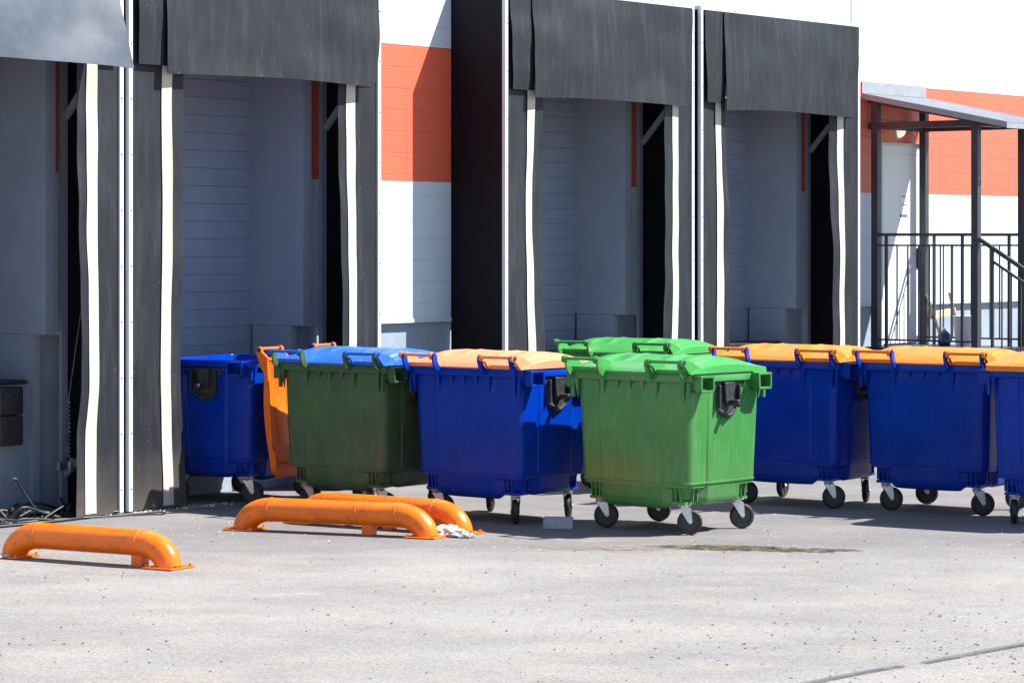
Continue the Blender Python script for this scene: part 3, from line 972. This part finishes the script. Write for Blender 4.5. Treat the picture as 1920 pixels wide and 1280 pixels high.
# staff door in the wall
d = MB(); d.box(13.22-.0, 14.20, WY-.035, WY-.002, 1.02, 3.47)
dr = d.build('staff_door', M['white_paint'], wh, 0, bevel=.004)
d = MB()
for x0, x1, z0, z1 in ((13.19, 13.225, 1.01, 3.50), (14.195, 14.23, 1.01, 3.50)):
    d.box(x0, x1, WY-.055, WY-.003, z0, z1)
d.box(13.226, 14.194, WY-.055, WY-.003, 3.463, 3.50); d.box(13.26, 14.16, WY-.039, WY-.034, 3.36, 3.366)
split(d, 'door_frame', M['alu'], dr)
d = MB(); d.box(14.06, 14.10, WY-.05, WY-.033, 1.95, 2.20); d.tube([(14.08, WY-.045, 2.13), (14.08, WY-.10, 2.13), (13.96, WY-.10, 2.13)], .013, 8)
d.build('handle', M['black_plastic'], dr)

# lamp over the door
lm = empty('wall_lamp', F(13.66, -.70, 3.66), PHI)
tag(lm, 'small oval white wall lamp above the staff door under the porch roof', 'lamp')
m = MB(); vs = []
def ell(rx, rz, d, y0):
    m = MB(); nn = 24; kk = 6; vs = []; fs = []
    for j in range(kk+1):
        a = PI/2*j/kk
        for k in range(nn):
            th = 2*PI*k/nn; vs.append((rx*math.cos(a)*math.cos(th), y0 - d*math.sin(a), rz*math.cos(a)*math.sin(th)))
    for j in range(kk):
        for k in range(nn): fs.append((j*nn+k, j*nn+(k+1) % nn, (j+1)*nn+(k+1) % nn, (j+1)*nn+k))
    fs.append(tuple(range(nn))); m.add(vs, fs); return m
m = ell(.085, .115, .035, 0); m.build('base', M['alu'], lm, 60)
m = ell(.065, .095, .10, -.012); m.build('lamp_glass', M['lit_glass'], lm, 60)

# notices on the door
def notice(s, z, w_, h, lines, label, header=True):
    r = empty('paper_notice', F(s, -.664, z), PHI)
    tag(r, label, 'notice')
    m = MB(); m.box(-w_/2, w_/2, -.002, 0, -h/2, h/2); m.build('sheet', M['paper'], r, 0)
    m = MB()
    for x0, x1, z0, z1 in lines: m.box(x0*w_, x1*w_, -.0032, -.0022, z0*h, z1*h)
    m.build('print', M['ink'], r, 0)
rnd = random.Random(3)
ln = [(-.44, .44, .44, .46), (-.44, .44, .22, .36)] + [(-.38, .30+rnd.random()*.1, .12-k*.08, .13-k*.08) for k in range(7)]
notice(13.74, 2.52, .20, .28, ln, 'white printed notice with a grey heading, lower of the two on the door')
notice(13.74, 2.78, .20, .22, [(-.3, .2, .25, .31), (-.1, .38, -.22, -.16), (-.32, -.18, -.22, -.16)], 'nearly blank white paper with two short lines, upper of the two on the door')

# things left on the porch platform
st = empty('wooden_trestle', F(14.14, -.34, 1.0), PHI)
tag(st, 'pale wooden trestle leaning on the porch platform', 'trestle')
m = MB(); m.bar((.02, 0, 0), (-.12, .16, .62), .07, .03); m.build('leg', M['wood'], st, 0, bevel=.003)
m = MB(); m.bar((.46, -.02, 0), (.36, .12, .64), .07, .03); m.build('leg', M['wood'], st, 0, bevel=.003)
m = MB(); m.bar((-.10, .12, .36), (.44, .08, .40), .03, .09); m.build('crossbar', M['wood'], st, 0, bevel=.003)
bu = empty('plastic_bucket', F(13.80, .18, 1.0), PHI)
tag(bu, 'white plastic bucket standing on the porch behind the railing', 'bucket')
m = MB(); m.tube([(0,0,0), (0,0,.02), (0,0,.36), (0,0,.37), (0,0,.372), (0, 0, .03)], [.12, .125, .155, .162, .148, .115], 24); m.build('pail', M['white_plastic'], bu, 50)
m = MB(); m.tube([(.16*math.cos(a), -.02-.05*math.sin(a), .34-.12*math.sin(a)) for a in [PI*k/10 for k in range(11)]], .004, 6); m.build('wire_handle', M['zinc'], bu)
bt = empty('water_canister', F(13.80, -.12, 1.0), PHI)
tag(bt, 'dark blue plastic canister with a white cap on the porch platform', 'canister')
m = MB(); m.tube([(0,0,0),(0,0,.01),(0,0,.13),(0,0,.17),(0,0,.19)], [.07,.08,.08,.05,.022], 18); m.build('canister_body', M['blue_glass'], bt, 50)
m = MB(); m.tube([(0,0,.19),(0,0,.215)], .026, 14); m.build('cap', M['white_plastic'], bt, 50)

# ------------------------------------------------------------------ small things on the ground
def G(px, py):
    Y = 5200*2.3/(py-450); return ((px-960)/5200*Y, Y)
# concrete block
x, y = .37, 22.15
bl = MB(); bl.box(-.115, .115, -.06, .06, 0, .088)
for q in (-.075, -.025, .025, .075): bl.box(q-.015, q+.015, -.063, -.06, .01, .078)
bo = bl.build('concrete_block', M['concrete'], None, 0, bevel=.005); bo.location = (x, y, .001); bo.rotation_euler = (0, 0, R(-6))
tag(bo, 'grey concrete block lying between the blue and bright green containers', 'block')
# crumpled film
def crumple(seed, sx, sy, sz):
    m = MB(); bm = bmesh.new(); bmesh.ops.create_icosphere(bm, subdivisions=4, radius=1)
    for v in bm.verts:
        p = v.co*2.3 + Vector((seed, 0, 0))
        k = 1 + .55*noise.noise(p) + .32*abs(noise.noise(p*1.9)) + .05*abs(noise.noise(p*4))
        v.co = Vector((v.co.x*k*sx, v.co.y*k*sy, max(-.1*sz, v.co.z*k*sz)))
    me = bpy.data.meshes.new('plastic_film'); bm.to_mesh(me); bm.free(); me.materials.append(M['bag'])
    o = bpy.data.objects.new('plastic_film', me); col.objects.link(o); return o
o = crumple(3, .11, .08, .055); o.location = (-.49, 21.62, .015); o.rotation_euler = (0, 0, .4)
tag(o, 'crumpled white plastic film lying between the ends of the paired pipes', 'litter')
o = crumple(9, .10, .05, .035); o.location = (-.40, 21.50, .01); o.rotation_euler = (0, 0, -.5)
tag(o, 'small dirty scrap of plastic film at the base plate of the rear pipe', 'litter')
o = crumple(15, .09, .05, .02); o.location = (-3.72, 20.08, .01)
tag(o, 'flat grey scrap by the left end of the lone pipe', 'litter')
# cables
rnd = random.Random(5)
def cable(label, pts, r=.011):
    # smooth through control points
    P = []
    n = len(pts)
    for i in range(n-1):
        p0, p1, p2, p3 = (Vector(pts[max(i-1,0)]), Vector(pts[i]), Vector(pts[i+1]), Vector(pts[min(i+2,n-1)]))
        for k in range(6):
            t = k/6
            P.append(.5*((2*p1)+(-p0+p2)*t+(2*p0-5*p1+4*p2-p3)*t*t+(-p0+3*p1-3*p2+p3)*t*t*t))
    P.append(Vector(pts[-1]))
    P = [Vector((p.x, p.y, max(p.z, r))) for p in P]
    m = MB(); m.tube(P, r, 7); o = m.build('cable', M['cable'], None, 60)
    tag(o, label, 'cable', 'black cables on the ground in the left bay'); return o
def tangle(sa, na, ln_, amp, z, k):
    pts = []
    for i in range(k):
        t = i/(k-1)
        pts.append(F(sa + ln_*t + rnd.uniform(-amp, amp), na + rnd.uniform(-amp, amp)*.7, abs(rnd.gauss(0, z*.6))))
    return [tuple(p) for p in pts]
for q in range(7):
    cable('black cable in the heaped tangle at the foot of the leftmost bay', tangle(-1.9, -.42+.07*q, 1.75, .13, .09, 14), .010+.002*(q % 3))
P = [F(-1.5, .02, .02), F(-1.1, -.02, .012), F(-.6, .10, .012), F(-.2, .22, .012), F(.02, .34, .012), F(.14, .30, .012), F(.05, .22, .012), F(-.25, .14, .012)]
cable('black cable looping out past the foot of the striped curtain', [tuple(p) for p in P], .009)
P = [F(-2.2, .12, .02), F(-1.6, .10, .012), F(-1.1, .12, .012), F(-.75, .12, .012), F(-.4, .06, .012)]
cable('straight black cable lying in front of the tangled heap', [tuple(p) for p in P], .012)
P = [F(-1.25, -.3, .02), F(-1.1, -.3, .25), F(-1.0, -.28, .34), F(-.92, -.26, .22), F(-.8, -.2, .05), F(-.6, -.2, .02)]
cable('black cable standing up in a loop above the tangle', [tuple(p) for p in P], .010)

# grit, crumbs, leaves: uncountable, one object each
def scatter(name, mat, n, fn, size, label, cat, flat=.5):
    m = MB()
    r_ = random.Random(hash(name) % 1000 if False else len(name)*7+n)
    for _ in range(n):
        x, y = fn(r_)
        s = size*(.4+1.2*r_.random()**2)
        a = r_.random()*PI
        k = 5
        top = [(x+s*math.cos(a+2*PI*i/k)*(.7+.5*r_.random()), y+s*math.sin(a+2*PI*i/k)*(.7+.5*r_.random()), .001) for i in range(k)]
        apex = (x+s*.2, y, .001+s*flat*(.6+.8*r_.random()))
        m.add(top+[apex], [(i, (i+1) % k, k) for i in range(k)])
    o = m.build(name, mat, None, 0, fix=False)
    return tag(o, label, cat, kind='stuff')
scatter('grit', M['pebble'], 900, lambda r: ((lambda Y: ((r.random()-.5)*.40*Y, Y))(13.6+8.5*r.random())), .0075, 'small dark stones scattered over the yard', 'grit')
scatter('coarse_grit', M['pebble'], 500, lambda r: (r.gauss(2.6, .9), 14.9+r.gauss(0, .8)), .009, 'denser dark stones near the tyre track', 'grit')
scatter('litter_crumbs', M['crumb'], 380, lambda r: (r.uniform(-4, 5), r.uniform(20.5, 24.5)), .007, 'pale crumbs of litter around the containers', 'litter')
scatter('kerb_gravel', M['crumb'], 220, lambda r: tuple(F(r.uniform(-.3, 1.3), r.gauss(.06, .07)))[:2], .012, 'gravel at the foot of the striped curtains', 'gravel')
scatter('leaf_litter', M['leaf'], 90, lambda r: (.9+1.6*r.random()+r.gauss(0, .08), 20.85-.35*r.random()+r.gauss(0, .12)), .011, 'rust coloured leaf scraps along the spill', 'litter', .2)
scatter('pale_scraps', M['bag'], 70, lambda r: (r.uniform(.9, 2.3), 20.75+r.gauss(0, .12)), .008, 'pale scraps in the spill', 'litter', .2)
# spill: thin wet film
def blob(name, cx, cy, rx, ry, rot, seed, z, mat, n=90):
    m = MB(); pts = []
    for k in range(n):
        a = 2*PI*k/n
        q = 1 + .35*noise.noise(Vector((math.cos(a)*1.6, math.sin(a)*1.6, seed))) + .28*noise.noise(Vector((math.cos(a)*6, math.sin(a)*6, seed)))
        x, y = rx*q*math.cos(a), ry*q*math.sin(a)
        pts.append((cx+x*math.cos(rot)-y*math.sin(rot), cy+x*math.sin(rot)+y*math.cos(rot)))
    m.prism(pts, z-.001, z, 'z'); return m.build(name, mat, None, 0)
def wet():
    m, t, b = nt('brown_spill')
    v = wcoords(t); f = noisef(t, v, 7, 6, .7)
    t.links.new(ramp(t, f, [(.35, (.05, .038, .02)), (.65, (.16, .12, .06))]), b.inputs['Base Color'])
    t.links.new(ramp(t, f, [(.4, .15), (.6, .75)]), b.inputs['Roughness'])
    f2 = noisef(t, wcoords(t, (1, 2.5, 1)), 9, 6, .75)
    t.links.new(ramp(t, f2, [(.44, 0), (.56, .9)]), b.inputs['Alpha'])
    bump(t, b, f, .4, .01)
    return m
M['wet'] = wet()
o = blob('spill', 1.80, 20.68, .72, .15, R(-13), 2.0, .005, M['wet'])
tag(o, 'thin brown wet spill with scraps in front of the bright green container', 'spill')
def dry():
    m, t, b = nt('sandy_crust')
    v = wcoords(t)
    b.inputs['Base Color'].default_value = (.34, .25, .17, 1); b.inputs['Roughness'].default_value = .9
    f2 = noisef(t, wcoords(t, (.9, 5, 1), (0, 0, .05)), 6, 6, .8)
    t.links.new(ramp(t, f2, [(.50, 0), (.58, .8)]), b.inputs['Alpha'])
    return m
M['dry'] = dry()
o = blob('dried_mud', .72, 20.75, .55, .16, R(-3), 7.0, .0045, M['dry'])
tag(o, 'dried sandy mud patch left of the brown spill', 'mud')
# tyre tracks
def trackmat():
    m, t, b = nt('tyre_print')
    tc = node(t, 'ShaderNodeTexCoord')
    wv = node(t, 'ShaderNodeTexWave', Scale=14.0, Distortion=.6); wv.wave_type = 'BANDS'; wv.bands_direction = 'DIAGONAL'
    t.links.new(tc.outputs['Object'], wv.inputs['Vector'])
    b.inputs['Base Color'].default_value = (.10, .10, .105, 1); b.inputs['Roughness'].default_value = .9
    f = noisef(t, tc.outputs['Object'], 6, 6, .7)
    mm = node(t, 'ShaderNodeMath', operation='MULTIPLY')
    t.links.new(ramp(t, wv.outputs['Fac'], [(.25, .35), (.6, 1)]), mm.inputs[0])
    t.links.new(ramp(t, f, [(.32, .2), (.5, 1)]), mm.inputs[1])
    t.links.new(mm.outputs[0], b.inputs['Alpha'])
    return m
M['track'] = trackmat()
def track(p0, p1, w_, label):
    p0, p1 = Vector((*p0, 0)), Vector((*p1, 0)); L = (p1-p0).length
    m = MB(); n = 40; vs = []
    for i in range(n+1):
        t = i/n
        for sg in (-1, 1):
            vs.append((L*t, sg*w_/2*(1+.18*noise.noise(Vector((t*14, sg, 0)))) + .03*math.sin(t*2.5), .0))
    m.add(vs, [(2*i, 2*i+2, 2*i+3, 2*i+1) for i in range(n)])
    o = m.build('tyre_track', M['track'], None, 0, fix=False)
    o.location = (p0.x, p0.y, .010); o.rotation_euler = (0, 0, math.atan2(p1.y-p0.y, p1.x-p0.x))
    tag(o, kind='structure', label=label)
a, b_ = Vector(G(1440, 1298)), Vector(G(1698, 1250)); track(a, b_, .065, 'near stretch of the dark ribbed tyre track')
a, b_ = Vector(G(1732, 1244)), Vector(G(2050, 1188)); track(a, b_, .065, 'far stretch of the dark ribbed tyre track')

# ------------------------------------------------------------------ light, sky, camera
EL = R(50)
sun = bpy.data.lights.new('sun', 'SUN'); sun.energy = 5.0; sun.angle = R(.5); sun.color = (1, .975, .94)
so = bpy.data.objects.new('sun', sun); col.objects.link(so); so.rotation_euler = (0, PI/2-EL, R(0)); so.location = (20, 10, 20)
w = bpy.data.worlds.new('World'); sc.world = w; w.use_nodes = True
t = w.node_tree; bg = t.nodes['Background']
sky = t.nodes.new('ShaderNodeTexSky'); sky.sky_type = 'NISHITA'; sky.sun_disc = False
sky.sun_elevation = EL; sky.sun_rotation = R(90); sky.air_density = 1.0; sky.dust_density = .3; sky.ozone_density = 3.0
t.links.new(sky.outputs[0], bg.inputs[0]); bg.inputs[1].default_value = .075
cam = bpy.data.cameras.new('camera'); co = bpy.data.objects.new('camera', cam); col.objects.link(co)
cam.sensor_width = 36; cam.lens = 5200/1920*36; co.location = (0, 0, 2.3); co.rotation_euler = (PI/2, 0, 0)
cam.shift_y = -190/1920; cam.clip_end = 2000; cam.clip_start = .1
sc.camera = co
vs_ = sc.view_settings
vs_.view_transform = 'Standard'; vs_.look = 'None'; vs_.gamma = 1; vs_.exposure = 1.25; vs_.use_curve_mapping = False
sc.render.resolution_x = 1024; sc.render.resolution_y = 682
